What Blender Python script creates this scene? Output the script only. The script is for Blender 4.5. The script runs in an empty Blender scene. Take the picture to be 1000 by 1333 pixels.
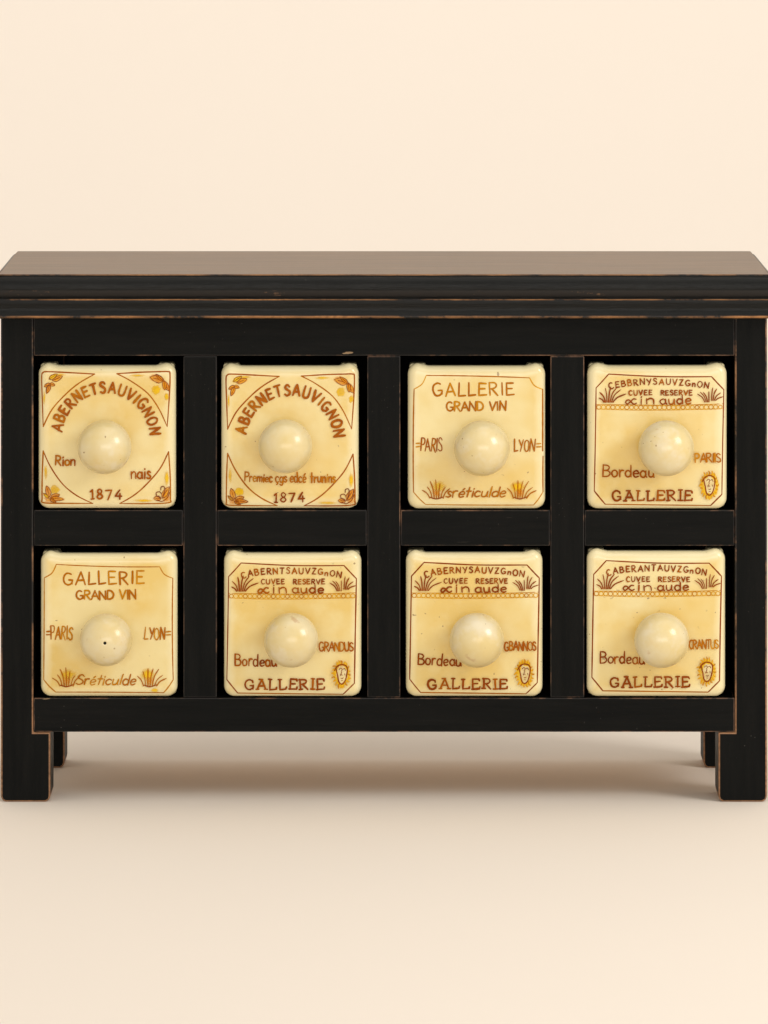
import bpy, bmesh, math, random
from mathutils import Vector

# ------------------------------------------------------------------ camera, light, exposure
sc = bpy.context.scene
col = sc.collection
S = 0.00042                 # metres per unit; one unit = one photo pixel on the cabinet's front plane
DIST = 7857.0               # camera distance to the front plane, in units
HOR = -250.0                # horizon row
GROUND = 1044.0             # row of the ground line on the front plane

cam_d = bpy.data.cameras.new('camera')
cam = bpy.data.objects.new('camera', cam_d)
col.objects.link(cam)
cam.location = (0, -DIST * S, (GROUND - HOR) * S)
cam.rotation_euler = (math.radians(90), 0, 0)
cam_d.sensor_fit = 'HORIZONTAL'
cam_d.sensor_width = 36.0
cam_d.lens = 36.0 * DIST / 1000.0
# Blender measures shift in units of the longer frame side
cam_d.shift_y = -(666.5 - HOR) / 1000.0
cam_d.clip_start = 0.05
cam_d.clip_end = 100
sc.camera = cam

world = bpy.data.worlds.new('World')
sc.world = world
world.use_nodes = True
wbg = world.node_tree.nodes['Background']
wbg.inputs['Color'].default_value = (1.0, 0.935, 0.85, 1)
wbg.inputs['Strength'].default_value = 0.79

def area(name, loc, target, sx, sy, power, color):
    d = bpy.data.lights.new(name, 'AREA')
    d.shape = 'RECTANGLE'; d.size = sx; d.size_y = sy
    d.energy = power; d.color = color
    o = bpy.data.objects.new(name, d)
    col.objects.link(o)
    o.location = loc
    v = Vector(target) - Vector(loc)
    o.rotation_euler = v.to_track_quat('-Z', 'Y').to_euler()
    return o

area('softbox_light', (1.35, -0.95, 1.05), (0.0, 0.0, 0.2), 0.62, 0.62, 12.5, (1.0, 0.98, 0.95))
area('front_softbox_light', (0.3, -4.0, 0.55), (0.0, 0.0, 0.1), 3.0, 1.0, 29, (1.0, 0.985, 0.96))
area('overhead_light', (0.3, -0.5, 2.2), (0.0, -0.4, 0.0), 2.4, 1.4, 8, (1.0, 0.985, 0.96))
area('backdrop_light', (0.2, 0.9, 2.3), (0.2, 3.2, 1.6), 2.8, 1.0, 19, (1.0, 0.99, 0.98))

vs = sc.view_settings
vs.view_transform = 'Standard'
vs.look = 'None'
vs.exposure = 0.0
vs.gamma = 1.0
vs.use_curve_mapping = False

# ------------------------------------------------------------------ materials
def newmat(name):
    m = bpy.data.materials.new(name)
    m.use_nodes = True
    nt = m.node_tree
    return m, nt, nt.nodes['Principled BSDF']

def N(nt, kind, **kw):
    n = nt.nodes.new(kind)
    for k, v in kw.items():
        setattr(n, k, v)
    return n

def ramp(nt, src, stops):
    r = N(nt, 'ShaderNodeValToRGB')
    el = r.color_ramp.elements
    while len(el) < len(stops):
        el.new(0.5)
    for e, (p, c) in zip(el, stops):
        e.position = p
        e.color = (c, c, c, 1) if not isinstance(c, tuple) else (*c, 1)
    nt.links.new(src, r.inputs[0])
    return r.outputs[0]

def mixc(nt, fac, a, b):
    m = N(nt, 'ShaderNodeMix', data_type='RGBA')
    if isinstance(fac, (int, float)):
        m.inputs[0].default_value = fac
    else:
        nt.links.new(fac, m.inputs[0])
    for i, v in ((6, a), (7, b)):
        if isinstance(v, tuple):
            m.inputs[i].default_value = (*v, 1)
        else:
            nt.links.new(v, m.inputs[i])
    return m.outputs[2]

def math_(nt, op, a, b=None, clamp=False):
    m = N(nt, 'ShaderNodeMath', operation=op, use_clamp=clamp)
    for i, v in ((0, a), (1, b)):
        if v is None:
            continue
        if isinstance(v, (int, float)):
            m.inputs[i].default_value = v
        else:
            nt.links.new(v, m.inputs[i])
    return m.outputs[0]

def coords(nt, scale=(1, 1, 1), rand=False):
    tc = N(nt, 'ShaderNodeTexCoord')
    mp = N(nt, 'ShaderNodeMapping')
    mp.inputs['Scale'].default_value = scale
    nt.links.new(tc.outputs['Object'], mp.inputs['Vector'])
    if rand:
        oi = N(nt, 'ShaderNodeObjectInfo')
        sv = N(nt, 'ShaderNodeVectorMath', operation='SCALE')
        sv.inputs[0].default_value = (7.3, 3.1, 5.7)
        nt.links.new(oi.outputs['Random'], sv.inputs['Scale'])
        nt.links.new(sv.outputs[0], mp.inputs['Location'])
    return mp.outputs[0]

def noise(nt, vec, scale, detail=3, rough=0.55):
    n = N(nt, 'ShaderNodeTexNoise')
    n.inputs['Scale'].default_value = scale
    n.inputs['Detail'].default_value = detail
    n.inputs['Roughness'].default_value = rough
    nt.links.new(vec, n.inputs['Vector'])
    return n.outputs['Fac']

def bump(nt, p, h, strength, dist):
    b = N(nt, 'ShaderNodeBump')
    b.inputs['Strength'].default_value = strength
    b.inputs['Distance'].default_value = dist
    nt.links.new(h, b.inputs['Height'])
    nt.links.new(b.outputs[0], p.inputs['Normal'])

PAINT = (0.0026, 0.0029, 0.0025)
def black_paint(name, grain, top=False, gloss=0.08):
    """satin black paint, brushed along the grain, with rubbed scuffs and dust specks"""
    m, nt, p = newmat(name)
    st = {'x': (1, 14, 14), 'z': (14, 14, 1)}[grain]
    v = coords(nt, st)
    g = noise(nt, v, 60, 4, 0.65)
    g2 = noise(nt, v, 14, 3, 0.6)
    vo = coords(nt)
    sp = noise(nt, vo, 900, 1, 0.4)
    patch = noise(nt, vo, 16, 3, 0.6)
    base = mixc(nt, ramp(nt, g2, [(0.35, 0.0), (0.75, 1.0)]), PAINT, (0.0058, 0.0056, 0.0048))
    scuff = math_(nt, 'MULTIPLY', ramp(nt, g, [(0.66, 0.0), (0.80, 1.0)]), ramp(nt, patch, [(0.5, 0.0), (0.72, 0.6)]))
    if top:
        g2 = math_(nt, 'ADD', math_(nt, 'MULTIPLY', g2, 0.5), math_(nt, 'MULTIPLY', g, 0.5))
    base = mixc(nt, scuff, base, (0.075, 0.062, 0.048))
    dust = math_(nt, 'MULTIPLY', ramp(nt, sp, [(0.76, 0.0), (0.81, 1.0)]), ramp(nt, patch, [(0.50, 0.0), (0.70, 0.35)]))
    base = mixc(nt, dust, base, (0.22, 0.20, 0.17))
    if top:
        base = mixc(nt, ramp(nt, g2, [(0.3, 0.0), (0.8, 1.0)]), (0.045, 0.024, 0.012), (0.25, 0.137, 0.066))  # brown wood grain, with the backdrop's sheen put into its colour
    nt.links.new(base, p.inputs['Base Color'])
    ro = math_(nt, 'MULTIPLY_ADD', g, 0.16 if not top else 0.12)
    ro.node.inputs[2].default_value = (0.40 if gloss < .1 else 0.27) if not top else 0.33
    nt.links.new(ro, p.inputs['Roughness'])
    p.inputs['Specular IOR Level'].default_value = gloss if not top else 0.5
    bump(nt, p, g, 0.25 if gloss < .1 else 0.5, 0.0006)
    return m

def worn_edge(name, lo, hi, wood=(0.27, 0.125, 0.052), stretch=(1, 1, 1), sc_=55, foot=False):
    """paint rubbed through to bare brown wood, in broken runs"""
    m, nt, p = newmat(name)
    v = coords(nt, stretch)
    a = noise(nt, v, sc_, 4, 0.62)
    b = noise(nt, coords(nt), 420, 2, 0.6)
    s = math_(nt, 'ADD', a, math_(nt, 'MULTIPLY', math_(nt, 'SUBTRACT', b, 0.5), 0.35))
    s = math_(nt, 'ADD', s, math_(nt, 'MULTIPLY', math_(nt, 'SUBTRACT', noise(nt, coords(nt), 11, 2), 0.5), 0.45))
    if foot:            # feet are knocked and rubbed far more than the posts above
        tc = N(nt, 'ShaderNodeTexCoord')
        sx = N(nt, 'ShaderNodeSeparateXYZ')
        nt.links.new(tc.outputs['Object'], sx.inputs[0])
        s = math_(nt, 'ADD', s, ramp(nt, math_(nt, 'MULTIPLY', sx.outputs[2], 4.0), [(0.10, 0.27), (0.45, 0.0)]))
    f = ramp(nt, s, [(lo, 0.0), (hi, 1.0)])
    w = mixc(nt, ramp(nt, b, [(0.3, 0.0), (0.7, 1.0)]), wood, tuple(c * 0.45 for c in wood))
    nt.links.new(mixc(nt, f, (0.010, 0.008, 0.007), w), p.inputs['Base Color'])
    p.inputs['Roughness'].default_value = 0.5
    p.inputs['Specular IOR Level'].default_value = 0.35
    return m

M_PX = black_paint('black_paint_long_grain', 'x')
M_PZ = black_paint('black_paint_upright_grain', 'z')
M_MOULD = black_paint('moulding_paint', 'x', gloss=0.21)
M_TOP = black_paint('brown_sheen_top_paint', 'x', top=True)  # black top, colour lifted to brown for grain and reflected backdrop
M_WEAR = worn_edge('worn_frame_edge', 0.48, 0.64, (0.22, 0.115, 0.065))
M_WEARL = worn_edge('worn_leg_edge', 0.48, 0.66, (0.34, 0.17, 0.08), foot=True)
M_WEARM = worn_edge('worn_moulding_edge', 0.40, 0.60, (0.40, 0.18, 0.06), (1, 3, 3), 24)
M_SCUFF = worn_edge('scuffed_moulding_face', 0.64, 0.74, (0.24, 0.13, 0.07), (1, 5, 5), 40)

def dark_inside():
    m, nt, p = newmat('dark_interior_wood')
    g = noise(nt, coords(nt, (8, 1, 8)), 50)
    nt.links.new(mixc(nt, g, (0.006, 0.005, 0.004), (0.014, 0.010, 0.007)), p.inputs['Base Color'])
    p.inputs['Roughness'].default_value = 0.7
    p.inputs['Specular IOR Level'].default_value = 0.2
    return m
M_IN = dark_inside()

def bounce_pine():  # pale warm wood, added to bounce light below the cabinet
    m, nt, p = newmat('bounce_pine')
    g = noise(nt, coords(nt, (1, 9, 9)), 45, 4)
    nt.links.new(mixc(nt, g, (0.72, 0.53, 0.33), (0.62, 0.43, 0.25)), p.inputs['Base Color'])
    p.inputs['Roughness'].default_value = 0.7
    return m
M_BOUNCE = bounce_pine()

def ceramic(name, knob=False):
    m, nt, p = newmat(name)
    v = coords(nt, rand=True)
    n1 = noise(nt, v, 22 if not knob else 52, 3, 0.55)
    n2 = noise(nt, v, 60 if not knob else 130, 3, 0.6)
    sp = noise(nt, v, 420, 1, 0.3)
    spm = noise(nt, v, 45, 1, 0.5)
    if knob:
        base = mixc(nt, ramp(nt, n1, [(0.36, 0.0), (0.68, 1.0)]), (0.71, 0.56, 0.25), (0.745, 0.64, 0.39))
        base = mixc(nt, ramp(nt, n2, [(0.54, 0.0), (0.72, 0.28)]), base, (0.74, 0.53, 0.20))
    else:
        base = mixc(nt, ramp(nt, n1, [(0.40, 0.0), (0.62, 1.0)]), (0.785, 0.645, 0.30), (0.74, 0.525, 0.150))
        base = mixc(nt, ramp(nt, n2, [(0.5, 0.0), (0.75, 0.4)]), base, (0.83, 0.71, 0.36))
        tc = N(nt, 'ShaderNodeTexCoord')
        sx = N(nt, 'ShaderNodeSeparateXYZ')
        nt.links.new(tc.outputs['Object'], sx.inputs[0])
        ax = math_(nt, 'DIVIDE', math_(nt, 'ABSOLUTE', sx.outputs[0]), 89.5 * S)
        az = math_(nt, 'DIVIDE', math_(nt, 'ABSOLUTE', math_(nt, 'SUBTRACT', sx.outputs[2], 93.5 * S)), 93.5 * S)
        e = math_(nt, 'MAXIMUM', ax, az)
        e = math_(nt, 'ADD', e, math_(nt, 'MULTIPLY', math_(nt, 'SUBTRACT', n2, 0.5), 0.10))
        rim = ramp(nt, e, [(0.82, 0.0), (0.97, 1.0)])      # the glaze runs thin and pale at the rolled edge
        base = mixc(nt, rim, base, (0.82, 0.72, 0.43))
    if knob:            # chalky rubbed patches and a rusty stain or two
        chalk = ramp(nt, noise(nt, v, 38, 4, 0.65), [(0.55, 0.0), (0.68, 0.38)])
        base = mixc(nt, chalk, base, (0.78, 0.73, 0.62))
        rust = math_(nt, 'MULTIPLY', ramp(nt, noise(nt, v, 95, 3, 0.6), [(0.66, 0.0), (0.74, 0.5)]), 1.0)
        base = mixc(nt, rust, base, (0.50, 0.27, 0.12))
    spot = math_(nt, 'MULTIPLY', ramp(nt, sp, [(0.74, 0.0), (0.775, 1.0)]), ramp(nt, spm, [(0.50, 0.0), (0.60, 0.8)]))
    base = mixc(nt, spot, base, (0.28, 0.17, 0.07))
    nt.links.new(base, p.inputs['Base Color'])
    ro = math_(nt, 'MULTIPLY_ADD', n2, 0.16)
    ro.node.inputs[2].default_value = 0.15
    nt.links.new(ro, p.inputs['Roughness'])
    p.inputs['Specular IOR Level'].default_value = 0.6
    bump(nt, p, math_(nt, 'ADD', n1, math_(nt, 'MULTIPLY', n2, 0.3 if not knob else 0.5)), 0.35 if not knob else 0.14, 0.0012)
    return m
M_CER = ceramic('cream_glaze')
M_KNOB = ceramic('pale_knob_glaze', knob=True)

def solid(name, c, rough=0.6):
    m, nt, p = newmat(name)
    n = noise(nt, coords(nt), 300, 2)
    nt.links.new(mixc(nt, n, c, tuple(x * 0.6 for x in c)), p.inputs['Base Color'])
    p.inputs['Roughness'].default_value = rough
    return m
M_HOLE = solid('dark_pinhole', (0.012, 0.009, 0.007))

def brush(name, dark, light, alpha=None):
    """hand-brushed pigment under the glaze, uneven in density"""
    m, nt, p = newmat(name)
    v = coords(nt, rand=True)
    n = noise(nt, v, 240, 3, 0.6)
    nt.links.new(mixc(nt, ramp(nt, n, [(0.36, 0.0), (0.68, 1.0)]), dark, light), p.inputs['Base Color'])
    p.inputs['Roughness'].default_value = 0.26
    p.inputs['Specular IOR Level'].default_value = 0.08
    if alpha is not None:
        at = N(nt, 'ShaderNodeAttribute', attribute_name='wash')
        k = math_(nt, 'MULTIPLY', at.outputs['Fac'], ramp(nt, noise(nt, v, 150, 3), [(0.25, 0.45), (0.6, 1.0)]))
        nt.links.new(math_(nt, 'MULTIPLY', k, alpha, True), p.inputs['Alpha'])
    return m
B_SIEN = brush('sienna_brush', (0.30, 0.066, 0.000), (0.40, 0.110, 0.001))
B_BROWN = brush('umber_brush', (0.215, 0.038, 0.000), (0.30, 0.062, 0.001))
B_OCHRE = brush('ochre_brush', (0.46, 0.165, 0.001), (0.58, 0.25, 0.006))
B_RUST = brush('rust_brush', (0.37, 0.105, 0.000), (0.46, 0.155, 0.002))
B_GOLD = brush('gold_brush', (0.60, 0.27, 0.002), (0.70, 0.36, 0.010))
B_DARK = brush('dark_outline_brush', (0.155, 0.040, 0.012), (0.30, 0.09, 0.02))
W_YEL = brush('yellow_wash', (0.82, 0.48, 0.004), (0.86, 0.55, 0.02), 0.95)
W_ORA = brush('orange_wash', (0.76, 0.24, 0.003), (0.84, 0.38, 0.015), 0.85)
W_PALE = brush('pale_wash', (0.83, 0.71, 0.42), (0.83, 0.68, 0.34), 0.9)
BRUSHES = [B_SIEN, B_BROWN, B_OCHRE, B_RUST, B_GOLD, B_DARK, W_YEL, W_ORA, W_PALE]
SIEN, BROWN, OCHRE, RUST, GOLD, DARK, YEL, ORA, PALE = range(9)

def backdrop_mat():
    m, nt, p = newmat('cream_paper_backdrop')
    v = coords(nt)
    n = noise(nt, v, 3, 3)
    f = noise(nt, v, 700, 2)
    c = mixc(nt, n, (0.81, 0.735, 0.652), (0.825, 0.75, 0.667))
    c = mixc(nt, ramp(nt, f, [(0.3, 0.0), (0.7, 0.12)]), c, (0.79, 0.705, 0.60))
    nt.links.new(c, p.inputs['Base Color'])
    p.inputs['Roughness'].default_value = 0.85
    p.inputs['Specular IOR Level'].default_value = 0.15
    return m
M_BACK = backdrop_mat()

# ------------------------------------------------------------------ helpers
def W(x, y, Y=0.0):
    """photo column/row of a point that lies Y units behind the front plane -> world metres"""
    k = (DIST + Y) / DIST
    return Vector(((x - 500.0) * k * S, Y * S, (GROUND - (HOR + (y - HOR) * k)) * S))

def link(name, mesh, parent=None, mats=()):
    o = bpy.data.objects.new(name, mesh)
    col.objects.link(o)
    for m in mats:
        mesh.materials.append(m)
    if parent is not None:
        o.parent = parent
    return o

def empty(name, loc, label, cat, group=None):
    o = bpy.data.objects.new(name, None)
    o.empty_display_size = 0.02
    col.objects.link(o)
    o.location = loc
    o['label'] = label
    o['category'] = cat
    if group:
        o['group'] = group
    return o

def bm_obj(name, bm, parent, mats, smooth=False):
    me = bpy.data.meshes.new(name)
    bm.normal_update()
    bm.to_mesh(me)
    bm.free()
    if smooth:
        for f in me.polygons:
            f.use_smooth = True
    return link(name, me, parent, mats)

def box_into(bm, x0, x1, y0, y1, Y0, Y1):
    """axis box, x / row in units on the front plane (no perspective), Y depth"""
    vs_ = []
    for Y in (Y0, Y1):
        for (x, y) in ((x0, y1), (x1, y1), (x1, y0), (x0, y0)):
            vs_.append(bm.verts.new(((x - 500) * S, Y * S, (GROUND - y) * S)))
    for q in ((0, 1, 2, 3), (5, 4, 7, 6), (4, 0, 3, 7), (1, 5, 6, 2), (3, 2, 6, 7), (4, 5, 1, 0)):
        bm.faces.new([vs_[i] for i in q])

def bevelled(bm, w, seg=2):
    bmesh.ops.recalc_face_normals(bm, faces=bm.faces)
    bmesh.ops.bevel(bm, geom=list(bm.edges), offset=w * S, segments=seg, profile=0.5, affect='EDGES', material=1, clamp_overlap=True)

def board(name, parent, x0, x1, y0, y1, Y0, Y1, mat, wear=M_WEAR, bw=1.3):
    bm = bmesh.new()
    box_into(bm, x0, x1, y0, y1, Y0, Y1)
    bevelled(bm, bw)
    return bm_obj(name, bm, parent, [mat, wear])

def prism(name, parent, pts, Y0, Y1, mat, wear, bw):
    bm = bmesh.new()
    a = [bm.verts.new(((x - 500) * S, Y0 * S, (GROUND - y) * S)) for x, y in pts]
    b = [bm.verts.new(((x - 500) * S, Y1 * S, (GROUND - y) * S)) for x, y in pts]
    bm.faces.new(a); bm.faces.new(b[::-1])
    n = len(pts)
    for i in range(n):
        bm.faces.new((a[i], b[i], b[(i + 1) % n], a[(i + 1) % n]))
    bevelled(bm, bw)
    return bm_obj(name, bm, parent, [mat, wear])

# ------------------------------------------------------------------ the setting: a seamless paper sweep
def backdrop():
    prof = [(-6.0, 0.0), (-3.0, 0.0), (-1.0, 0.0), (0.5, 0.0), (1.0, 0.0)]
    r, y0 = 1.0, 1.3
    for i in range(25):
        a = math.radians(90 * i / 24)
        prof.append((y0 + r * math.sin(a), r - r * math.cos(a)))
    prof += [(y0 + r, 2.2), (y0 + r, 3.6)]
    bm = bmesh.new()
    L = [bm.verts.new((-4.5, y, z)) for y, z in prof]
    R = [bm.verts.new((4.5, y, z)) for y, z in prof]
    for i in range(len(prof) - 1):
        bm.faces.new((L[i], R[i], R[i + 1], L[i + 1]))
    o = bm_obj('backdrop', bm, None, [M_BACK], True)
    o['kind'] = 'structure'
    o['label'] = 'seamless cream paper backdrop the cabinet stands on'
    o['category'] = 'backdrop'
backdrop()

# ------------------------------------------------------------------ the cabinet
cab = empty('spice_cabinet', (0, 0, 0),
            'black painted wooden cabinet with worn edges holding eight ceramic drawers', 'cabinet')

COLS = [(43.5, 238.5), (282.5, 478), (521.5, 716.5), (761, 957)]
ROWS = [(463.5, 664), (711, 908.5)]
XL, XR = 1.0, 998.8

# corner posts that run down into the legs; the bottom rail is let into the wider foot
prism('leg', cab, [(XL, 412.4), (43.5, 412.4), (43.5, 953.5), (65.5, 953.5), (65.5, 1037), (63.9, 1041.5), (59.5, 1044), (7.0, 1044), (2.6, 1041.5), (1.0, 1037)], 0.0, 80, M_PZ, M_WEARL, 2.1)
prism('leg', cab, [(XR, 412.4), (957, 412.4), (957, 953.5), (935.5, 953.5), (935.5, 1037), (937.1, 1041.5), (941.5, 1044), (992.8, 1044), (997.1999999999999, 1041.5), (998.8, 1037)], 0.0, 80, M_PZ, M_WEARL, 2.1)
prism('leg', cab, [(XL, 412.4), (69.5, 412.4), (69.5, 1037), (67.9, 1041.5), (63.5, 1044), (7.0, 1044), (2.6, 1041.5), (1.0, 1037)], 277, 350, M_PZ, M_WEARL, 2.1)
prism('leg', cab, [(XR, 412.4), (930.5, 412.4), (930.5, 1037), (932.1, 1041.5), (936.5, 1044), (992.8, 1044), (997.1999999999999, 1041.5), (998.8, 1037)], 277, 350, M_PZ, M_WEARL, 2.1)

board('top_rail', cab, 43.9, 956.6, 412.6, 463.2, 0.9, 40, M_PX)
board('bottom_rail', cab, 43.9, 956.6, 908.7, 953.0, 0.7, 60, M_PX)
for i in range(3):
    board('upright', cab, COLS[i][1] + 0.2, COLS[i + 1][0] - 0.2, 463.6, 908.3, 1.3, 40, M_PZ)
for a, b in COLS:
    board('middle_rail', cab, a + 0.4, b - 0.4, 664.2, 710.8, 1.9, 60, M_PX)

# the carcass behind the face frame
for i in range(3):
    c = (COLS[i][1] + COLS[i + 1][0]) / 2
    board('partition', cab, c - 12, c + 12, 470, 905, 41, 345, M_IN, M_IN)
for yy in (664.6, 909.2):
    board('shelf', cab, 20, 980, yy, yy + 14, 61, 345, M_IN, M_IN)
board('bounce_board', cab, 24, 976, 936, 946, 61, 340, M_BOUNCE, M_BOUNCE)  # unseen board added to reflect warm light into the floor shadow
board('back_panel', cab, 10, 990, 413, 937, 346, 356, M_IN, M_IN)
board('side_panel', cab, 8, 22, 413, 950, 70, 290, M_PZ, M_WEAR)
board('side_panel', cab, 978, 992, 413, 950, 70, 290, M_PZ, M_WEAR)

# top board with a moulded edge, mitred round the front and both ends
TOPY = 355.6          # row of the flat top's front edge
FRONT, BACK, HALF = -20.0, 388.0, 500.0
PROF = [  # (outward, down, material of the segment that follows)
    (0.0, 0.0, 1), (1.1, 0.5, 1), (1.3, 1.2, 0), (0.4, 2.4, 0), (2.6, 2.8, 0), (5.6, 4.2, 0), (8.0, 6.6, 0), (9.7, 9.6, 0),
    (10.6, 13.0, 0), (10.9, 16.5, 0), (10.5, 20.0, 3), (9.5, 23.2, 3), (8.0, 26.0, 3), (6.4, 28.4, 0), (5.2, 30.2, 0),
    (5.4, 30.9, 0), (8.4, 31.4, 1), (9.2, 32.8, 0), (9.4, 35.0, 0), (8.8, 38.5, 0), (7.8, 42.0, 0), (7.4, 45.0, 0), (8.2, 48.2, 0),
    (10.4, 50.8, 0), (11.7, 52.8, 1), (11.8, 54.4, 1), (10.6, 55.9, 0), (7.0, 56.9, 0), (-6.0, 57.0, 0)]
def top_board():
    bm = bmesh.new()
    rings = []
    NX = 120
    rng = random.Random(3)
    wob = [[rng.uniform(-0.16, 0.16) for _ in range(NX + 1)] for _ in PROF]
    for j, (o, d, _) in enumerate(PROF):
        z = (GROUND - (TOPY + d)) * S
        ring = [bm.verts.new(((-HALF - o) * S, BACK * S, z))]
        for i in range(NX + 1):
            t = -1 + 2 * i / NX
            w = wob[j][i] if 0 < i < NX else 0
            ring.append(bm.verts.new(((HALF + o) * t * S, (FRONT - o) * S, z + w * S)))
        ring.append(bm.verts.new(((HALF + o) * S, BACK * S, z)))
        rings.append(ring)
    for j in range(len(PROF) - 1):
        for i in range(len(rings[j]) - 1):
            f = bm.faces.new((rings[j][i], rings[j + 1][i], rings[j + 1][i + 1], rings[j][i + 1]))
            f.material_index = PROF[j][2]
            f.smooth = True
    bm.faces.new([r[0] for r in rings] )
    bm.faces.new([r[-1] for r in rings][::-1])
    bm.faces.new(rings[-1][::-1])
    bmesh.ops.recalc_face_normals(bm, faces=bm.faces)
    o = bm_obj('moulded_edge', bm, cab, [M_MOULD, M_WEARM, M_WEARM, M_SCUFF])
    # the flat board itself
    bm = bmesh.new()
    box_into(bm, 500 - HALF, 500 + HALF, TOPY - 0.25, TOPY + 20, FRONT, BACK)
    bmesh.ops.recalc_face_normals(bm, faces=bm.faces)
    bm_obj('top_board', bm, cab, [M_TOP])
top_board()

def chip(cx, cy, rx, ry, Y, seed):
    r = random.Random(seed)
    bm = bmesh.new()
    n = 16
    vs2 = []
    for i in range(n):
        a = 2 * math.pi * i / n
        k = r.uniform(.7, 1.15)
        vs2.append(bm.verts.new(((cx - 500 + rx * k * math.cos(a)) * S, Y * S, (GROUND - cy + ry * k * math.sin(a) + rx * .06 * math.cos(a)) * S)))
    bm.faces.new(vs2[::-1])
    bm_obj('paint_chip', bm, cab, [M_CHIP])
M_CHIP = solid('chipped_to_wood', (0.30, 0.19, 0.09))
chip(453, 459.5, 7.0, 1.5, 0.75, 5)
chip(60, 909.8, 5.0, 0.8, 0.55, 6)

# ------------------------------------------------------------------ brush strokes on a drawer face
RC, RF, YF = 14.0, 11.0, -4.0        # corner radius, rolled-edge radius, face depth

def dip(dx):
    """the front's upper rim sags a little between its two raised corners"""
    t = min(1.0, max(0.0, (78.0 - abs(dx)) / 16.0))
    return 3.4 * t * t * (3 - 2 * t)

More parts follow.
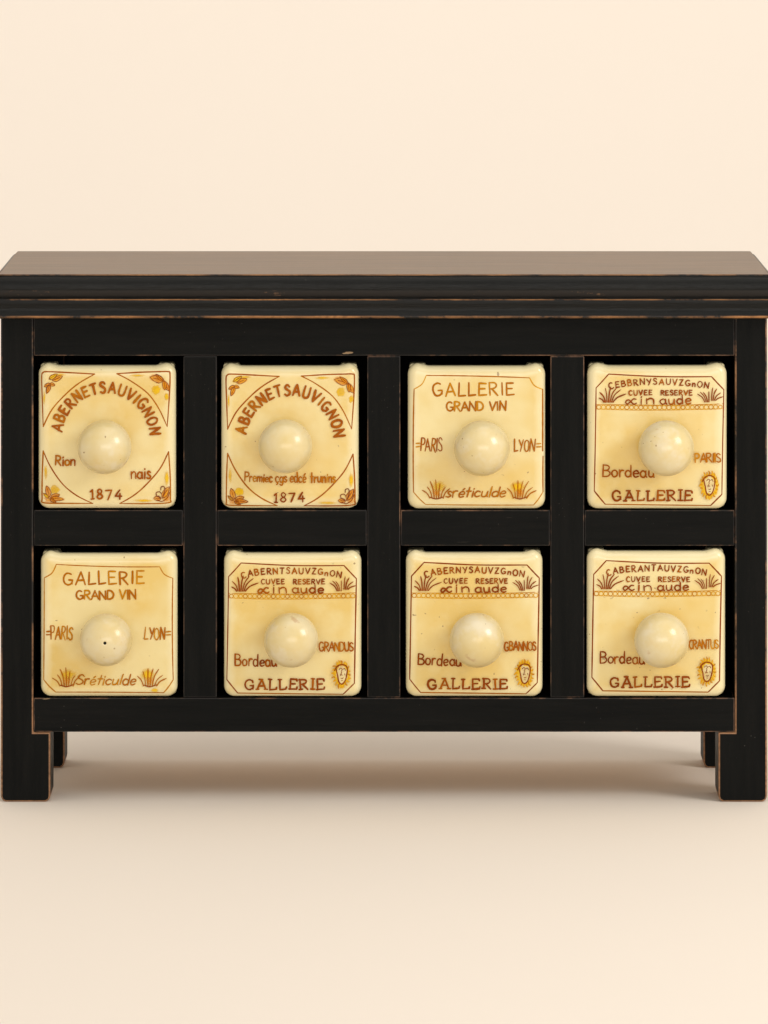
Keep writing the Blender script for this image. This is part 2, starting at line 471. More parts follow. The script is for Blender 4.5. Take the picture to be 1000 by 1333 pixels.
class Face:
    """paint laid on one drawer's face; points are given as photo columns / rows"""
    def __init__(self, cx, top, bot, w, seed):
        self.cx, self.top, self.bot, self.w = cx, top, bot, w
        self.rng = random.Random(seed)
        self.lift = 0.12
        self.start()

    def start(self):
        self.v, self.f, self.m, self.a = [], [], [], []

    def pt(self, x, y):
        dx = abs(x - self.cx) - (self.w / 2 - RC)
        dy = abs(y - (self.top + self.bot) / 2) - ((self.bot - self.top) / 2 - RC)
        if dx > 0 and dy > 0:
            sd = RC - math.hypot(dx, dy)
        else:
            sd = RC - max(dx, dy)
        sd = min(sd, y - self.top - dip(x - self.cx))
        dep = 0.0
        if sd < RF:
            q = min(RF, RF - sd)
            dep = RF - math.sqrt(max(0.0, RF * RF - q * q))
        return ((x - self.cx) * S, (YF + dep - self.lift) * S, (self.bot - y) * S)

    def ribbon(self, pts, w, mat, taper=(0.8, 0.8), jit=0.12):
        n = len(pts)
        if n < 2:
            return
        r = self.rng
        base = len(self.v)
        k0 = r.uniform(1 - jit, 1 + jit)
        for i, (x, y) in enumerate(pts):
            a = pts[max(0, i - 1)]; b = pts[min(n - 1, i + 1)]
            tx, ty = b[0] - a[0], b[1] - a[1]
            l = math.hypot(tx, ty) or 1
            nx, ny = -ty / l, tx / l
            t = i / (n - 1)
            prof = 1.0
            if t < 0.2:
                prof = taper[0] + (1 - taper[0]) * t / 0.2
            elif t > 0.8:
                prof = taper[1] + (1 - taper[1]) * (1 - t) / 0.2
            hw = w / 2 * prof * k0 * r.uniform(1 - jit, 1 + jit)
            for s in (1, -1):
                self.v.append(self.pt(x + nx * hw * s, y + ny * hw * s)); self.a.append(1.0)
            self.lift += 0.0006
        for i in range(n - 1):
            q = base + 2 * i
            self.f.append((q, q + 1, q + 3, q + 2)); self.m.append(mat)
        # rounded brush ends
        for (e, o, tp) in ((0, 1, taper[0]), (n - 1, n - 2, taper[1])):
            x, y = pts[e]
            dx, dy = x - pts[o][0], y - pts[o][1]
            l = math.hypot(dx, dy) or 1
            dx, dy = dx / l, dy / l
            hw = w / 2 * tp
            b = len(self.v)
            for s in range(6):
                an = math.pi * s / 5 - math.pi / 2
                c, sn = math.cos(an), math.sin(an)
                self.v.append(self.pt(x + hw * (dx * c - dy * sn), y + hw * (dy * c + dx * sn))); self.a.append(1.0)
            self.f.append(tuple(range(b, b + 6))); self.m.append(mat)
        self.lift += 0.004

    def curve(self, pts, w, mat, closed=False, taper=(0.8, 0.8), sub=5, jit=0.12):
        """smooth stroke through the points"""
        p = list(pts)
        if closed:
            p = p + [p[0]]
        if len(p) == 2:
            (x0, y0), (x1, y1) = p
            L = math.hypot(x1 - x0, y1 - y0)
            n = max(2, int(L / 4) + 1)
            a = self.rng.uniform(-0.02, 0.02) * L
            nx, ny = -(y1 - y0) / (L or 1), (x1 - x0) / (L or 1)
            q = []
            for i in range(n + 1):
                t = i / n
                bow = a * 4 * t * (1 - t) * 0.5
                q.append((x0 + (x1 - x0) * t + nx * bow, y0 + (y1 - y0) * t + ny * bow))
            return self.ribbon(q, w, mat, taper, jit)
        out = []
        n = len(p)
        for i in range(n - 1):
            if closed:
                p0 = p[i - 1] if i > 0 else p[-2]
                p3 = p[i + 2] if i + 2 < n else p[1]
            else:
                p0 = p[max(0, i - 1)]
                p3 = p[min(n - 1, i + 2)]
            p1, p2 = p[i], p[i + 1]
            for s in range(sub):
                t = s / sub
                t2, t3 = t * t, t * t * t
                out.append(tuple(0.5 * (2 * p1[c] + (p2[c] - p0[c]) * t + (2 * p0[c] - 5 * p1[c] + 4 * p2[c] - p3[c]) * t2
                                        + (3 * p1[c] - p0[c] - 3 * p2[c] + p3[c]) * t3) for c in (0, 1)))
        out.append(p[-1])
        self.ribbon(out, w, mat, taper, jit)

    def lines(self, pts, w, mat, taper=(0.85, 0.85)):
        for a, b in zip(pts, pts[1:]):
            self.curve([a, b], w, mat, taper=taper)

    def blob(self, x, y, rx, ry, mat, rot=0.0, n=18, soft=0.45):
        """a soft spot of thin colour"""
        r = self.rng
        b = len(self.v)
        self.v.append(self.pt(x, y)); self.a.append(1.0)
        ks = [r.uniform(0.82, 1.15) for _ in range(n)]
        c, s = math.cos(rot), math.sin(rot)
        for ring, al in ((soft, 0.9), (1.0, 0.0)):
            for i in range(n):
                an = 2 * math.pi * i / n
                u, v = rx * ring * ks[i] * math.cos(an), ry * ring * ks[i] * math.sin(an)
                self.v.append(self.pt(x + u * c - v * s, y + u * s + v * c)); self.a.append(al)
        for i in range(n):
            j = (i + 1) % n
            self.f.append((b, b + 1 + i, b + 1 + j)); self.m.append(mat)
            self.f.append((b + 1 + i, b + 1 + n + i, b + 1 + n + j, b + 1 + j)); self.m.append(mat)
        self.lift += 0.006

    def build(self, name, parent):
        me = bpy.data.meshes.new(name)
        me.from_pydata(self.v, [], self.f)
        me.update()
        used = sorted(set(self.m))
        remap = {k: i for i, k in enumerate(used)}
        for p_, k in zip(me.polygons, self.m):
            p_.material_index = remap[k]
        at = me.attributes.new('wash', 'FLOAT', 'POINT')
        at.data.foreach_set('value', self.a)
        o = link(name, me, parent, [BRUSHES[k] for k in used])
        self.start()
        return o

# ---- a hand-lettered stroke alphabet: width, then strokes; 'L' straight pieces, 'S' smooth
def arc(cx, cy, rx, ry, a0, a1, n=9):
    return [(cx + rx * math.cos(math.radians(a0 + (a1 - a0) * i / n)), cy + ry * math.sin(math.radians(a0 + (a1 - a0) * i / n))) for i in range(n + 1)]
Lt = lambda *p: ('L', list(p))
Sm = lambda *p: ('S', list(p))
Ar = lambda *a: ('S', arc(*a))
FONT = {
    'A': (.74, [Lt((0, 0), (.38, 1)), Lt((.38, 1), (.74, 0)), Lt((.10, .34), (.64, .36))]),
    'B': (.60, [Lt((.02, 0), (0, 1)), Sm((0, 1), (.36, .97), (.50, .78), (.36, .57), (.03, .53)), Sm((.03, .53), (.44, .50), (.60, .27), (.42, .04), (.0, .0))]),
    'C': (.62, [Ar(.36, .5, .36, .5, 50, 310)]),
    'D': (.66, [Lt((.02, 0), (0, 1)), Sm((0, 1), (.38, .95), (.64, .58), (.56, .2), (.30, .02), (.0, .0))]),
    'E': (.56, [Lt((0, 0), (.02, 1)), Lt((.02, 1), (.54, .98)), Lt((.02, .53), (.44, .53)), Lt((0, 0), (.56, .03))]),
    'F': (.54, [Lt((0, 0), (.02, 1)), Lt((.02, 1), (.54, .98)), Lt((.02, .53), (.44, .53))]),
    'G': (.70, [Ar(.36, .5, .36, .5, 52, 340, ), Lt((.70, .40), (.42, .42)), Lt((.69, .42), (.68, .10))]),
    'I': (.16, [Lt((.08, 0), (.08, 1))]),
    'J': (.30, [Lt((.02, .96), (.30, .98)), Lt((.16, .98), (.18, .02)), Lt((.02, .0), (.32, .02))]),
    'L': (.52, [Lt((.02, 1), (.0, 0)), Lt((0, 0), (.52, .05))]),
    'M': (.82, [Lt((0, 0), (.1, 1)), Lt((.1, 1), (.41, .2)), Lt((.41, .2), (.74, 1)), Lt((.74, 1), (.82, 0))]),
    'N': (.68, [Lt((0, 0), (.02, 1)), Lt((.02, 1), (.64, 0)), Lt((.64, 0), (.67, 1))]),
    'O': (.70, [Ar(.35, .5, .35, .5, 95, 455, 12)]),
    'P': (.56, [Lt((.02, 0), (.0, 1)), Sm((0, 1), (.40, .97), (.56, .76), (.40, .52), (.02, .47))]),
    'R': (.62, [Lt((.02, 0), (.0, 1)), Sm((0, 1), (.40, .97), (.54, .76), (.38, .54), (.02, .49)), Lt((.18, .5), (.62, -.04))]),
    'S': (.54, [Sm((.52, .84), (.34, 1.0), (.10, .92), (.06, .70), (.28, .54), (.50, .36), (.48, .10), (.22, .0), (.0, .12))]),
    'T': (.64, [Lt((0, .96), (.64, 1.0)), Lt((.33, .98), (.31, 0))]),
    'U': (.64, [Sm((0, 1), (.01, .4), (.10, .06), (.33, -.02), (.55, .08), (.63, .4), (.64, 1))]),
    'V': (.68, [Lt((0, 1), (.33, 0)), Lt((.33, 0), (.68, 1))]),
    'Y': (.64, [Lt((0, 1), (.32, .5)), Lt((.64, 1), (.26, 0))]),
    'Z': (.58, [Lt((.02, .98), (.54, 1)), Lt((.54, 1), (.02, 0)), Lt((.02, 0), (.58, .03))]),
    'a': (.50, [Ar(.23, .28, .23, .28, 40, 400, 10), Sm((.45, .56), (.45, .14), (.54, .0))]),
    'b': (.48, [Lt((0, 0), (0, 1)), Ar(.23, .28, .22, .28, 180, 540, 10)]),
    'c': (.42, [Ar(.24, .28, .24, .28, 45, 315)]),
    'd': (.50, [Ar(.23, .28, .23, .28, 40, 400, 10), Lt((.46, 1), (.47, .0))]),
    'q': (.50, [Ar(.23, .28, .23, .28, 40, 400, 10), Lt((.46, .84), (.47, .0))]),
    'e': (.44, [Sm((.04, .28), (.40, .32), (.40, .48), (.24, .57), (.05, .44), (.02, .2), (.16, .0), (.42, .08))]),
    'g': (.48, [Ar(.22, .28, .22, .28, 40, 400, 10), Sm((.46, .56), (.44, -.05), (.28, -.28), (.04, -.2))]),
    'h': (.46, [Lt((0, 0), (.02, 1)), Sm((.02, .36), (.2, .57), (.4, .46), (.44, 0))]),
    'i': (.12, [Lt((.06, .56), (.06, 0)), Lt((.06, .76), (.08, .82))]),
    'l': (.12, [Lt((.08, 1), (.05, 0))]),
    'm': (.70, [Lt((0, .56), (.02, 0)), Sm((.02, .36), (.2, .57), (.33, .46), (.35, 0)), Sm((.35, .36), (.5, .57), (.66, .46), (.68, 0))]),
    'n': (.46, [Lt((0, .56), (.03, 0)), Sm((.02, .36), (.2, .57), (.4, .48), (.44, 0))]),
    'o': (.46, [Ar(.23, .28, .23, .28, 95, 455, 10)]),
    'r': (.34, [Lt((0, .56), (.03, 0)), Sm((.02, .34), (.14, .55), (.34, .54))]),
    'z': (.40, [Sm((.0, .56), (.18, .58), (.32, .50), (.22, .24), (.10, .02), (.22, .0), (.42, .10))]),
    's': (.38, [Sm((.36, .48), (.22, .58), (.06, .46), (.2, .30), (.36, .16), (.2, .0), (.0, .06))]),
    't': (.36, [Lt((.17, .95), (.15, .0)), Lt((0, .58), (.36, .60))]),
    'u': (.48, [Sm((0, .56), (.03, .1), (.2, .0), (.38, .12), (.43, .56)), Sm((.43, .56), (.43, .12), (.5, .0))]),
    'x': (.62, [Sm((.62, .52), (.46, .56), (.30, .28), (.12, .02), (.0, .16), (.08, .42), (.22, .44), (.36, .16), (.50, .0), (.64, .10))]),
    'k': (.44, [Lt((0, 0), (.02, .6)), Lt((.36, .58), (.03, .3)), Lt((.08, .32), (.42, .0))]),
    '\u00e9': (.44, [Sm((.04, .28), (.40, .32), (.40, .48), (.24, .57), (.05, .44), (.02, .2), (.16, .0), (.42, .08)), Lt((.2, .74), (.32, .9))]),
    '\u00e7': (.42, [Ar(.24, .28, .24, .28, 45, 315), Sm((.2, .0), (.3, -.12), (.14, -.2))]),
    '1': (.26, [Lt((.0, .82), (.18, 1)), Lt((.18, 1), (.18, 0)), Lt((.04, .0), (.30, .0))]),
    '8': (.52, [Sm((.46, .84), (.26, 1), (.08, .84), (.16, .60), (.40, .44), (.50, .22), (.28, .0), (.04, .16), (.10, .40), (.36, .58), (.47, .80))]),
    '7': (.52, [Lt((.0, .98), (.52, .98)), Lt((.52, .98), (.16, 0))]),
    '4': (.58, [Lt((.40, 1), (.0, .32)), Lt((.0, .32), (.58, .34)), Lt((.42, .62), (.40, 0))]),
    '=': (.30, [Lt((.0, .38), (.30, .40)), Lt((.0, .66), (.30, .68))]),
    '\'': (.10, [Lt((.02, .8), (.08, 1))]),
    '~': (.30, [Sm((.0, .50), (.10, .62), (.20, .42), (.30, .54))]),
    ',': (.10, [Lt((.06, .08), (.0, -.12))]),
    ' ': (.36, []),
}
SERIF = {'A': [((-.10, 0), (.14, 0)), ((.60, 0), (.88, 0)), ((.14, 1.02), (.46, 1.02))], 'L': [((-.12, 1), (.16, 1)), ((.52, .05), (.56, .24))],
         'E': [((.54, .98), (.58, .80)), ((.56, .03), (.60, .22)), ((-.1, 0), (.02, 0))], 'R': [((-.12, 0), (.16, 0)), ((-.1, 1), (0, 1))],
         'I': [((-.10, 0), (.26, 0)), ((-.08, 1), (.24, 1))], 'G': [((.60, .92), (.64, .72))]}

def text(F, s, place, h, w, mat, gap=0.16, squeeze=None, slant=0.0, serif=False, jit=0.03):
    """place(u) -> (x, y, angle, scale) for the distance u along the line; squeeze fits the line to a length"""
    adv = [FONT[c][0] + gap for c in s]
    total = (sum(adv) - gap)
    w = w * 1.38
    k = (squeeze / (total * h)) if squeeze else 1.0
    u = 0.0
    r = F.rng
    for c, a in zip(s, adv):
        wd, strokes = FONT[c]
        strokes = list(strokes)
        if serif and c in SERIF:
            strokes += [('L', list(p)) for p in SERIF[c]]
        cx = (u + wd / 2) * h * k
        x, y, ang = place(cx)
        hh = h * r.uniform(0.95, 1.05)
        dy = r.uniform(-jit, jit) * h
        ca, sa = math.cos(ang + r.uniform(-.05, .05)), math.sin(ang + r.uniform(-.05, .05))
        def tr(p):
            px = (p[0] - wd / 2 + slant * (p[1] - .5)) * h * k + r.uniform(-.018, .018) * h
            py = p[1] * hh + dy + r.uniform(-.018, .018) * h
            return (x + px * ca - py * sa, y - px * sa - py * ca)
        mm = mat if r.random() < 0.7 else {SIEN: RUST, BROWN: SIEN, RUST: OCHRE}.get(mat, mat)
        for kind, pts in strokes:
            q = [tr(p) for p in pts]
            if kind == 'L':
                F.lines(q, w * r.uniform(.85, 1.15), mm)
            else:
                F.curve(q, w * r.uniform(.85, 1.12), mm, sub=3)
        u += a

def straight(x0, y0, x1, y1):
    L = math.hypot(x1 - x0, y1 - y0)
    a = math.atan2(-(y1 - y0), x1 - x0)
    return lambda u: (x0 + (x1 - x0) * u / L, y0 + (y1 - y0) * u / L, a)

def onarc(cx, cy, r, a0):
    """clockwise along a circle from angle a0 (degrees, counter-clockwise from the right)"""
    def f(u):
        a = math.radians(a0) - u / r
        return (cx + r * math.cos(a), cy - r * math.sin(a), a - math.pi / 2)
    return f

def along(pts):
    """along a smooth row given by points"""
    seg = []
    acc = 0
    for a, b in zip(pts, pts[1:]):
        l = math.hypot(b[0] - a[0], b[1] - a[1])
        seg.append((acc, l, a, b)); acc += l
    def f(u):
        for s0, l, a, b in seg:
            if u <= s0 + l or (s0, l, a, b) == seg[-1]:
                t = (u - s0) / l
                return (a[0] + (b[0] - a[0]) * t, a[1] + (b[1] - a[1]) * t, math.atan2(-(b[1] - a[1]), b[0] - a[0]))
    return f

C = 0.26
def crop(ox, oy, dx=0, dy=0, sy=1.0):
    """crop pixels (1000 wide = 260 photo pixels) -> photo pixels"""
    return lambda x, y: (ox + (x + dx) * C, oy + (y * sy + dy) * C)

def line(F, T, s, x0, y0, x1, y1, h, w, mat, **kw):
    a, b = T(x0, y0), T(x1, y1)
    text(F, s, straight(*a, *b), h * C, w, mat, squeeze=math.hypot(b[0] - a[0], b[1] - a[1]), **kw)

def leaf(F, T, x0, y0, x1, y1, fat, fill=ORA, vein=True):
    """one small brushed leaf: orange fill, dark outline, vein"""
    ax, ay = T(x0, y0); bx, by = T(x1, y1)
    dx, dy = bx - ax, by - ay
    L = math.hypot(dx, dy)
    nx, ny = -dy / L * fat * L, dx / L * fat * L
    F.blob((ax + bx) / 2, (ay + by) / 2, L * .58, L * fat * 1.1, fill, math.atan2(dy, dx), 14, 0.7)
    p1 = [(ax, ay), (ax + dx * .3 + nx * .9, ay + dy * .3 + ny * .9), (ax + dx * .7 + nx * .7, ay + dy * .7 + ny * .7), (bx, by)]
    p2 = [(ax, ay), (ax + dx * .3 - nx * .9, ay + dy * .3 - ny * .9), (ax + dx * .7 - nx * .7, ay + dy * .7 - ny * .7), (bx, by)]
    F.curve(p1, 0.9, DARK, jit=.3); F.curve(p2, 0.8, BROWN, jit=.3)
    if vein:
        F.curve([(ax + dx * .1, ay + dy * .1), (ax + dx * .75, ay + dy * .75)], 0.8, BROWN, jit=.3)

def tuft(F, T, bx, by, tips, w, mat, spread=18):
    n = len(tips)
    for i, (tx, ty) in enumerate(tips):
        s = bx + (i - (n - 1) / 2) * spread * 0.5
        mx, my = s + (tx - s) * .35, by + (ty - by) * .58
        F.curve([T(s, by), T(mx, my), T(tx, ty)], w * F.rng.uniform(.85, 1.2), mat, taper=(1.0, 0.45))

# ---- the three hand-painted labels
def label_arch(F, T, parent, second):
    wl = 1.8
    corners = [
        [[(475, 179), (350, 172), (240, 167), (216, 172), (209, 195), (212, 300), (217, 442)], [(217, 442), (262, 355), (335, 275), (400, 222), (475, 179)]],
        [[(586, 177), (700, 170), (800, 167), (842, 167), (852, 182), (848, 300), (838, 442)], [(586, 177), (655, 213), (740, 275), (795, 350), (838, 442)]],
        [[(217, 564), (212, 680), (211, 800), (216, 823), (300, 826), (466, 827)], [(217, 564), (255, 645), (315, 730), (385, 787), (466, 827)]],
        [[(845, 568), (853, 690), (854, 800), (846, 823), (730, 828), (600, 827)], [(845, 568), (800, 655), (724, 741), (665, 790), (600, 827)]]]
    for c in corners:
        for path in c:
            F.curve([T(*p) for p in path], wl, SIEN if F.rng.random() < .6 else RUST, taper=(.9, .6))
    F.build('border_line', parent)
    # leaf sprigs in the corners
    for (x, y, rx, ry) in ((300, 182, 40, 8), (222, 300, 7, 40)):
        F.blob(*T(x, y), rx * C, ry * C, YEL, soft=.2)
    leaf(F, T, 262, 212, 314, 190, .24); leaf(F, T, 246, 205, 288, 178, .22, YEL); leaf(F, T, 250, 226, 276, 236, .34)
    leaf(F, T, 255, 228, 222, 242, .30); leaf(F, T, 252, 232, 234, 276, .22)
    F.build('leaf_sprig', parent)
    F.blob(*T(783, 258), 24 * C, 26 * C, YEL, soft=.75); F.blob(*T(835, 292), 14 * C, 22 * C, YEL, soft=.5); F.blob(*T(690, 186), 45 * C, 8 * C, YEL, soft=.3)
    leaf(F, T, 822, 212, 752, 194, .27); leaf(F, T, 820, 214, 780, 180, .18, ORA); leaf(F, T, 818, 214, 846, 262, .26); leaf(F, T, 822, 210, 826, 258, .22)
    F.build('leaf_sprig', parent)
    F.blob(*T(275, 756), 26 * C, 24 * C, YEL, soft=.75); F.blob(*T(230, 672), 10 * C, 42 * C, YEL, soft=.4); F.blob(*T(240, 808), 40 * C, 18 * C, ORA, soft=.1)
    leaf(F, T, 250, 794, 234, 738, .24, ORA); leaf(F, T, 246, 800, 218, 776, .2, YEL); leaf(F, T, 254, 796, 300, 782, .26); leaf(F, T, 256, 800, 320, 806, .18); leaf(F, T, 250, 802, 282, 822, .2)
    F.build('leaf_sprig', parent)
    F.blob(*T(836, 700), 14 * C, 44 * C, YEL, soft=.4); F.blob(*T(835, 800), 26 * C, 26 * C, ORA, soft=.2); F.blob(*T(720, 812), 55 * C, 9 * C, YEL, soft=.3)
    leaf(F, T, 812, 800, 848, 742, .22); leaf(F, T, 808, 802, 770, 800, .34)
    F.curve([T(*p) for p in ((816, 790), (826, 762), (822, 742), (808, 744), (806, 760))], 1.3, DARK)
    F.curve([T(*p) for p in ((806, 800), (786, 788), (784, 772), (800, 768), (808, 778))], 1.3, DARK)
    F.curve([T(*p) for p in ((788, 808), (812, 816), (840, 796), (850, 770))], 1.2, BROWN)
    F.build('leaf_sprig', parent)
    cx, cy = T(530, 494)
    r = 222 * C
    text(F, 'ABERNETSAUVIGNON', onarc(cx, cy, r, 173), 52 * C, 2.3, SIEN, squeeze=math.radians(170) * r, gap=.30)
    F.build('lettering', parent)
    if not second:
        line(F, T, 'Rion', 278, 634, 376, 636, 48, 1.6, SIEN)
        F.build('lettering', parent)
        line(F, T, 'nais', 658, 702, 756, 700, 60, 1.6, SIEN)
        F.build('lettering', parent)
        line(F, T, '1874', 455, 804, 610, 806, 47, 1.7, BROWN, gap=.32)
    else:
        line(F, T, 'Premiec', 302, 702, 440, 708, 44, 1.5, RUST)
        line(F, T, '\u00e7gs', 458, 708, 514, 708, 50, 1.5, RUST)
        line(F, T, 'edc\u00e9 trvnins'.replace('v', 'u'), 530, 708, 757, 708, 48, 1.5, RUST)
        F.build('lettering', parent)
        line(F, T, '1874', 450, 808, 603, 806, 46, 1.7, BROWN, gap=.32)
    F.build('lettering', parent)

def label_galerie(F, T, parent, broken):
    wl = 1.5
    oc = [(283, 170), (800, 182), (866, 240), (868, 748), (820, 813), (280, 810), (219, 748), (222, 238), (283, 170)]
    mats = [RUST, OCHRE, RUST, OCHRE, RUST, OCHRE, OCHRE, OCHRE]
    for i, (a, b) in enumerate(zip(oc, oc[1:])):
        m = mats[i] if not broken else [RUST, GOLD, RUST, OCHRE, OCHRE, OCHRE, RUST, GOLD][i]
        if i in (1, 3, 5, 7):
            mx, my = (a[0] + b[0]) / 2, (a[1] + b[1]) / 2
            bow = 9 if i in (1, 7) else 3
            s = 1 if i == 1 else -1
            F.curve([T(*a), T(mx - (bow if i == 1 else -bow if i == 7 else 0), my + (bow if i in (1, 7) else 3)), T(*b)], wl, m, taper=(.7, .7))
        elif i == 2 and broken:
            F.curve([T(*a), T(a[0], 545)], wl * 1.35, m); F.curve([T(b[0], 572), T(*b)], wl * 1.2, m)
        else:
            F.curve([T(*a), T(*b)], wl * (1.2 if broken and i in (2, 6) else 1), m, taper=(.8, .7))
    F.build('border_line', parent)
    line(F, T, 'GALLERIE', 318, 272, 722, 266, 62, 1.8, RUST, gap=.26)
    F.build('lettering', parent)
    line(F, T, 'GRAND VIN', 385, 346, 682, 342, 44, 1.7, RUST, gap=.14)
    F.build('lettering', parent)
    line(F, T, '=', 233, 545, 250, 545, 58, 1.3, RUST)
    line(F, T, 'PARIS', 256, 544, 362, 546, 64, 1.35, SIEN if broken else RUST, gap=.18, slant=.05)
    F.build('lettering', parent)
    line(F, T, 'LYON', 725, 546, 826, 546, 58, 1.35, RUST, gap=.18, slant=.08)
    line(F, T, '=', 835, 545, 857, 545, 56, 1.3, RUST)
    F.build('lettering', parent)
    line(F, T, 'sr\u00e9ticulde' if broken else 'Sr\u00e9ticulde', 388, 772, 684, 772, 50, 1.4, RUST, gap=.12, slant=.22)
    F.build('lettering', parent)
    for bx, tips in ((334, [(262, 738), (288, 722), (302, 694), (330, 686), (352, 704), (378, 724), (402, 730)]),
                     (752, [(688, 728), (716, 704), (742, 690), (768, 692), (796, 694), (816, 724), (834, 740)])):
        F.blob(*T(bx + (8 if bx < 500 else -12), 722), 44 * C, 32 * C, YEL, soft=.35)
        F.blob(*T(bx, 752), 24 * C, 26 * C, ORA, soft=.15)
        tuft(F, T, bx, 778, tips, 1.5, RUST, 22)
        F.curve([T(bx - 30, 774), T(bx, 782), T(bx + 32, 772)], 1.4, BROWN)
        F.build('grass_tuft', parent)
    if not broken:
        F.blob(*T(775, 800), 22 * C, 12 * C, YEL, soft=.5)
        F.build('glaze_spot', parent)

def label_cuvee(F, T, parent, words):
    wl = 1.65
    oc = [(285, 163), (800, 176), (862, 242), (852, 765), (795, 822), (268, 815), (213, 748), (222, 232), (285, 163)]
    for i, (a, b) in enumerate(zip(oc, oc[1:])):
        F.curve([T(*a), T((a[0] + b[0]) / 2 + F.rng.uniform(-1, 1), (a[1] + b[1]) / 2 + (6 if i == 0 else 0)), T(*b)], wl,
                RUST if i == 4 else BROWN, taper=(.8, .8))
    F.build('border_line', parent)
    # chain band
    top = [(224, 316), (380, 317), (540, 319), (700, 317), (856, 312)]
    bot = [(224, 338), (380, 343), (540, 344), (700, 341), (856, 337)]
    F.curve([T(*p) for p in top], 1.0, OCHRE); F.curve([T(*p) for p in bot], 0.8, GOLD)
    nring = 27
    for i in range(nring):
        t = (i + .5) / nring
        x = 224 + 632 * t; y = 328.5 + 2.5 * math.sin(t * 3.1) - 1.5 * t
        rr = F.rng.uniform(.9, 1.1)
        F.curve([T(x + 10.5 * rr * math.cos(a * math.pi / 4), y + 10 * rr * math.sin(a * math.pi / 4)) for a in range(8)], 1.0, GOLD if i % 3 else OCHRE, closed=True, sub=3)
    F.build('chain_band', parent)
    top_word, side_word, side_x0, bord, tail = words
    row = [T(292, 240), T(330, 228), T(380, 221), T(440, 217), T(520, 214), T(600, 216), T(680, 221), T(740, 229), T(784, 236)]
    L = sum(math.hypot(b[0] - a[0], b[1] - a[1]) for a, b in zip(row, row[1:]))
    text(F, top_word, along(row), 29 * C, 1.25, BROWN, squeeze=L, gap=.36, jit=.06)
    F.build('lettering', parent)
    line(F, T, 'CUVEE', 386, 268, 502, 267, 24, 1.2, BROWN, gap=.36)
    line(F, T, 'RESERVE', 546, 268, 703, 268, 24, 1.2, BROWN, gap=.30)
    F.build('lettering', parent)
    line(F, T, 'xin', 370, 313, 512, 312, 45, 1.5, BROWN, gap=.24)
    line(F, T, 'auqe', 543, 313, 697, 312, 45, 1.5, BROWN, gap=.20)
    F.build('lettering', parent)
    tuft(F, T, 284, 303, [(236, 282), (240, 254), (268, 232), (296, 226), (326, 230), (346, 240), (372, 262)], 1.6, BROWN, 15)
    F.build('grass_tuft', parent)
    tuft(F, T, 776, 302, [(728, 262), (742, 252), (758, 254), (786, 250)], 1.4, BROWN, 14)
    tuft(F, T, 810, 294, [(806, 230), (826, 236), (846, 256), (858, 276)], 1.4, BROWN, 14)
    F.build('grass_tuft', parent)
    line(F, T, bord, 255, 674, tail, 680, 56, 1.5, BROWN, gap=.16)
    F.build('lettering', parent)
    line(F, T, side_word, side_x0, 604, 846, 602, 43, 1.4, SIEN if side_word.startswith('G') else RUST, gap=.10)
    F.build('lettering', parent)
    line(F, T, 'GALLERIE', 305, 796, 700, 794, 50, 1.8, BROWN, gap=.34, serif=True)
    F.build('lettering', parent)
    # the sun with a face
    sx, sy = 787, 718
    F.blob(*T(sx, sy), 48 * C, 68 * C, YEL, soft=.85)
    for i in range(20):
        a = 2 * math.pi * i / 20
        r0, r1 = (.74, 1.0 + F.rng.uniform(-.08, .08))
        e = F.rng.uniform(-.10, .10)
        F.curve([T(sx + 48 * r0 * math.cos(a), sy + 70 * r0 * math.sin(a)), T(sx + 47 * .87 * math.cos(a + .08), sy + 70 * .87 * math.sin(a + .08)),
                 T(sx + 48 * r1 * math.cos(a + e), sy + 70 * r1 * math.sin(a + e))], 1.7, GOLD if i % 3 else OCHRE, taper=(1.0, .6))
    shape = [(sx - 26, sy - 32), (sx - 8, sy - 46), (sx + 16, sy - 45), (sx + 29, sy - 30), (sx + 27, sy), (sx + 18, sy + 34), (sx + 2, sy + 50), (sx - 13, sy + 38), (sx - 19, sy + 6)]
    F.blob(*T(sx + 3, sy), 28 * C, 48 * C, PALE, soft=.88)
    F.curve([T(*p) for p in shape], 1.7, BROWN, closed=True, sub=4)
    F.curve([T(sx - 34, sy - 18), T(sx - 26, sy - 32), T(sx - 8, sy - 46)], 1.6, BROWN)
    for p in ([(-12, -22), (-4, -30), (4, -24), (-2, -14)], [(8, -24), (16, -28), (20, -18)], [(2, -12), (-2, 0), (4, 6)], [(16, -2), (18, 6)], [(-6, 2), (-4, 8)],
              [(-2, 20), (4, 22), (9, 18)], [(0, 31), (6, 32)]):
        F.curve([T(sx + a, sy + b) for a, b in p], 1.05, DARK, sub=3)
    F.build('sun_emblem', parent)

# ------------------------------------------------------------------ the ceramic drawers
def rrect(w, h, r, inset, n=7):
    """points of a rounded rectangle, centred in x, base at 0"""
    a, b = w / 2 - inset, h / 2 - inset
    rr = max(1.5, r - inset)
    out = []
    for cx, cz, a0 in ((a - rr, b - rr, 0), (-(a - rr), b - rr, 90), (-(a - rr), -(b - rr), 180), (a - rr, -(b - rr), 270)):
        for i in range(n + 1):
            t = math.radians(a0 + 90 * i / n)
            out.append((cx + rr * math.cos(t), cz + rr * math.sin(t) + h / 2))
    return out

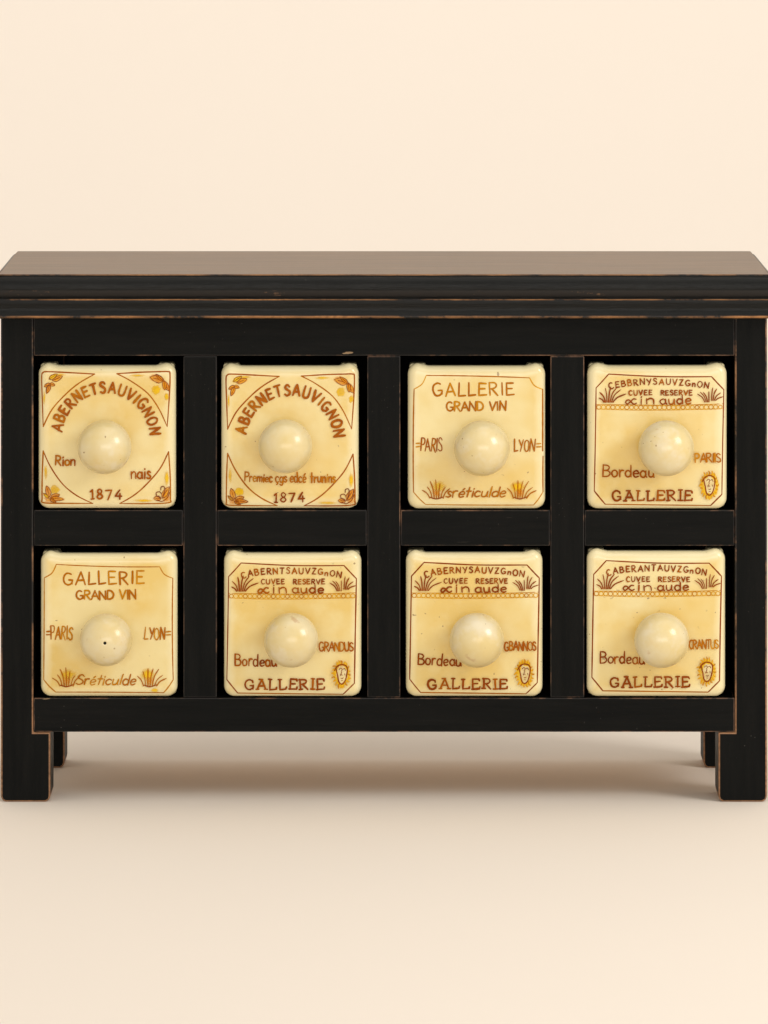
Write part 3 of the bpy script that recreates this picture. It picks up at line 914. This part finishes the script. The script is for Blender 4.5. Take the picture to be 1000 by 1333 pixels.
def drawer_box(parent, w, h):
    bm = bmesh.new()
    levels = [(20.0, 3.0), (18.0, 0.8), (15.0, 0.0), (YF + RF, 0.0)]
    for i in range(1, 9):
        t = math.radians(90 * i / 8)
        levels.append((YF + RF - RF * math.sin(t), RF - RF * math.cos(t)))
    levels.append((YF, RF + 4.0))
    rings = []
    for Y, ins in levels:
        # straight runs are subdivided so that the rim can sag
        pts = rrect(w, h, RC, ins)
        full = []
        for a, b in zip(pts, pts[1:] + pts[:1]):
            k = 24 if abs(a[0] - b[0]) > 60 else 1
            full += [(a[0] + (b[0] - a[0]) * i / k, a[1] + (b[1] - a[1]) * i / k) for i in range(k)]
        rings.append([bm.verts.new((x * S, Y * S, (z - dip(x) * max(0.0, min(1.0, (z - h + 26) / 14))) * S)) for x, z in full])
    for a, b in zip(rings, rings[1:]):
        n = len(a)
        for i in range(n):
            bm.faces.new((a[i], a[(i + 1) % n], b[(i + 1) % n], b[i]))
    bm.faces.new(rings[0]); bm.faces.new(rings[-1])
    for f in bm.faces:
        f.smooth = True
    bmesh.ops.recalc_face_normals(bm, faces=bm.faces)
    # tray behind the front plate: two thick sides, floor, back
    t = bmesh.new()
    hw = w / 2 - 2.0
    def tb(x0, x1, z0, z1, Y0, Y1):
        g = bmesh.new()
        box_into(g, 500 + x0, 500 + x1, GROUND - z1, GROUND - z0, Y0, Y1)
        bmesh.ops.recalc_face_normals(g, faces=g.faces)
        bmesh.ops.bevel(g, geom=list(g.edges), offset=4 * S, segments=3, profile=.5, affect='EDGES')
        me = bpy.data.meshes.new('tmp'); g.to_mesh(me); g.free()
        bm.from_mesh(me); bpy.data.meshes.remove(me)
    for a, b in ((-hw, -hw + 22), (hw - 22, hw)):          # the sides dip towards the back
        g = bmesh.new()
        pr = [(12, 1.5), (250, 1.5), (250, h - 42), (50, h - 2.0), (12, h - 1.0)]
        u = [g.verts.new((a * S, Y * S, z * S)) for Y, z in pr]
        v = [g.verts.new((b * S, Y * S, z * S)) for Y, z in pr]
        g.faces.new(u); g.faces.new(v[::-1])
        for i in range(5):
            g.faces.new((u[i], v[i], v[(i + 1) % 5], u[(i + 1) % 5]))
        bmesh.ops.recalc_face_normals(g, faces=g.faces)
        bmesh.ops.bevel(g, geom=list(g.edges), offset=4 * S, segments=3, profile=.5, affect='EDGES')
        me = bpy.data.meshes.new('tmp'); g.to_mesh(me); g.free()
        bm.from_mesh(me); bpy.data.meshes.remove(me)
    tb(-hw + 14, hw - 14, 1.6, 16, 12, 244)
    tb(-hw + 14, hw - 14, 2, h - 46, 232, 249)
    return bm_obj('drawer_box', bm, parent, [M_CER])

def knob(parent, dx, dz, R, hole):
    prof = [(0.62, YF + 1.0), (0.56, YF - 1.5), (0.50, YF - 4.0), (0.52, YF - 6.5)]
    cy = YF - 6.0 - R * 0.80
    a0 = 38
    for i in range(1, 23):
        a = math.radians(a0 + (180 - a0) * i / 22)
        prof.append((math.sin(a), cy + R * 0.90 * math.cos(a)))
    bm = bmesh.new()
    NS = 56
    rings = []
    for k, Y in prof[:-1]:
        r = k * R
        rings.append([bm.verts.new(((dx + r * math.cos(2 * math.pi * i / NS)) * S, Y * S, (dz + r * math.sin(2 * math.pi * i / NS)) * S)) for i in range(NS)])
    if hole:
        for r, Y in ((2.0, cy - R * .898), (1.5, cy - R * .88), (1.3, cy - R * .70)):
            rings.append([bm.verts.new(((dx + r * math.cos(2 * math.pi * i / NS)) * S, Y * S, (dz + r * math.sin(2 * math.pi * i / NS)) * S)) for i in range(NS)])
    for j, (a, b) in enumerate(zip(rings, rings[1:])):
        for i in range(NS):
            f = bm.faces.new((a[i], b[i], b[(i + 1) % NS], a[(i + 1) % NS]))
            f.smooth = True
            if hole and j >= len(rings) - 3:
                f.material_index = 1
    tip = bm.verts.new((dx * S, (cy - R * (.90 if not hole else .69)) * S, dz * S))
    for i in range(NS):
        f = bm.faces.new((rings[-1][i], tip, rings[-1][(i + 1) % NS]))
        f.smooth = True
        if hole:
            f.material_index = 1
    bmesh.ops.recalc_face_normals(bm, faces=bm.faces)
    return bm_obj('knob', bm, parent, [M_KNOB, M_HOLE], False)

GRP = 'ceramic drawers set in the black cabinet'
DRAWERS = [  # x0, x1, top, bottom, knob col, row, radius, crop origin, label kind, extra, label
    (50, 229, 474.5, 662, 136, 582, 35.0, (0, 440), 'arch', False,
     'cream ceramic drawer with arched lettering and the word Rion beside its knob'),
    (288, 467, 475, 662, 371.5, 581, 35.0, (240, 440), 'arch', True,
     'cream ceramic drawer with arched lettering and a line of script under its knob'),
    (531, 710, 475, 662.5, 627.5, 583.5, 36.0, (490, 440), 'gal', True,
     'cream ceramic drawer lettered GRAND VIN in the upper row'),
    (764.6, 946.5, 474.5, 662.5, 867.5, 583.5, 36.2, (730, 440), 'cuv', ('CEBBRNYSAUVZGnON', 'PARIIS', 718, 'Bordeau', 512, -45, 16),
     'cream ceramic drawer with sun face emblem, the only one in the upper row'),
    (53, 231, 719, 907, 138, 833, 34.0, (0, 690), 'gal', False,
     'cream ceramic drawer lettered GRAND VIN with a dark pinhole in its knob'),
    (291.5, 470.5, 718.5, 907, 379, 833.5, 35.4, (240, 690), 'cuv', ('CABERNTSAUVZGnON', 'GRANDUS', 676, 'Bordeau', 462, 0, 0),
     'cream ceramic drawer with sun face emblem, next to the drawer with the pinhole knob'),
    (528.5, 706.5, 718, 907, 621, 833.5, 35.4, (490, 690), 'cuv', ('CABERNYSAUVZGnON', 'GBANNOS', 688, 'Bordeau', 470, -46, -3),
     'cream sun face drawer between two other sun face drawers in the lower row'),
    (764, 944.5, 716, 907, 861.5, 833.5, 35.6, (730, 690), 'cuv', ('CABERANTAUVZGnON', 'CRANTUS', 700, 'Bordeau', 476, -57, -12),
     'cream ceramic drawer with sun face emblem in the bottom right corner of the cabinet'),
]
for i, (x0, x1, yt, yb, kx, ky, kr, (ox, oy), kind, extra, lab) in enumerate(DRAWERS):
    yt -= 1.8
    cx, w, h = (x0 + x1) / 2, x1 - x0, yb - yt
    rest = ROWS[i // 4][1] + 0.2                      # the rail the drawer stands on
    root = empty('ceramic_drawer', ((cx - 500) * S, 0, (GROUND - yb) * S), lab, 'drawer', GRP)
    drawer_box(root, w, h)
    p = W(kx, ky, YF - 6 - kr * 0.8)
    knob(root, p.x / S + 500 - cx, p.z / S - (GROUND - yb), kr, i == 4)
    F = Face(cx, yt, yb, w, 11 + i)
    if kind == 'arch':
        T = crop(ox, oy, 0, 12 if extra else 0)
        label_arch(F, T, root, extra)
    elif kind == 'gal':
        T = crop(ox, oy, -33, 14, 1.01) if extra else crop(ox, oy)
        label_galerie(F, T, root, extra)
    else:
        T = crop(ox, oy, extra[5], extra[6])
        ww = (extra[0], extra[1], extra[2], extra[3], extra[4])
        label_cuvee(F, T, root, ww)
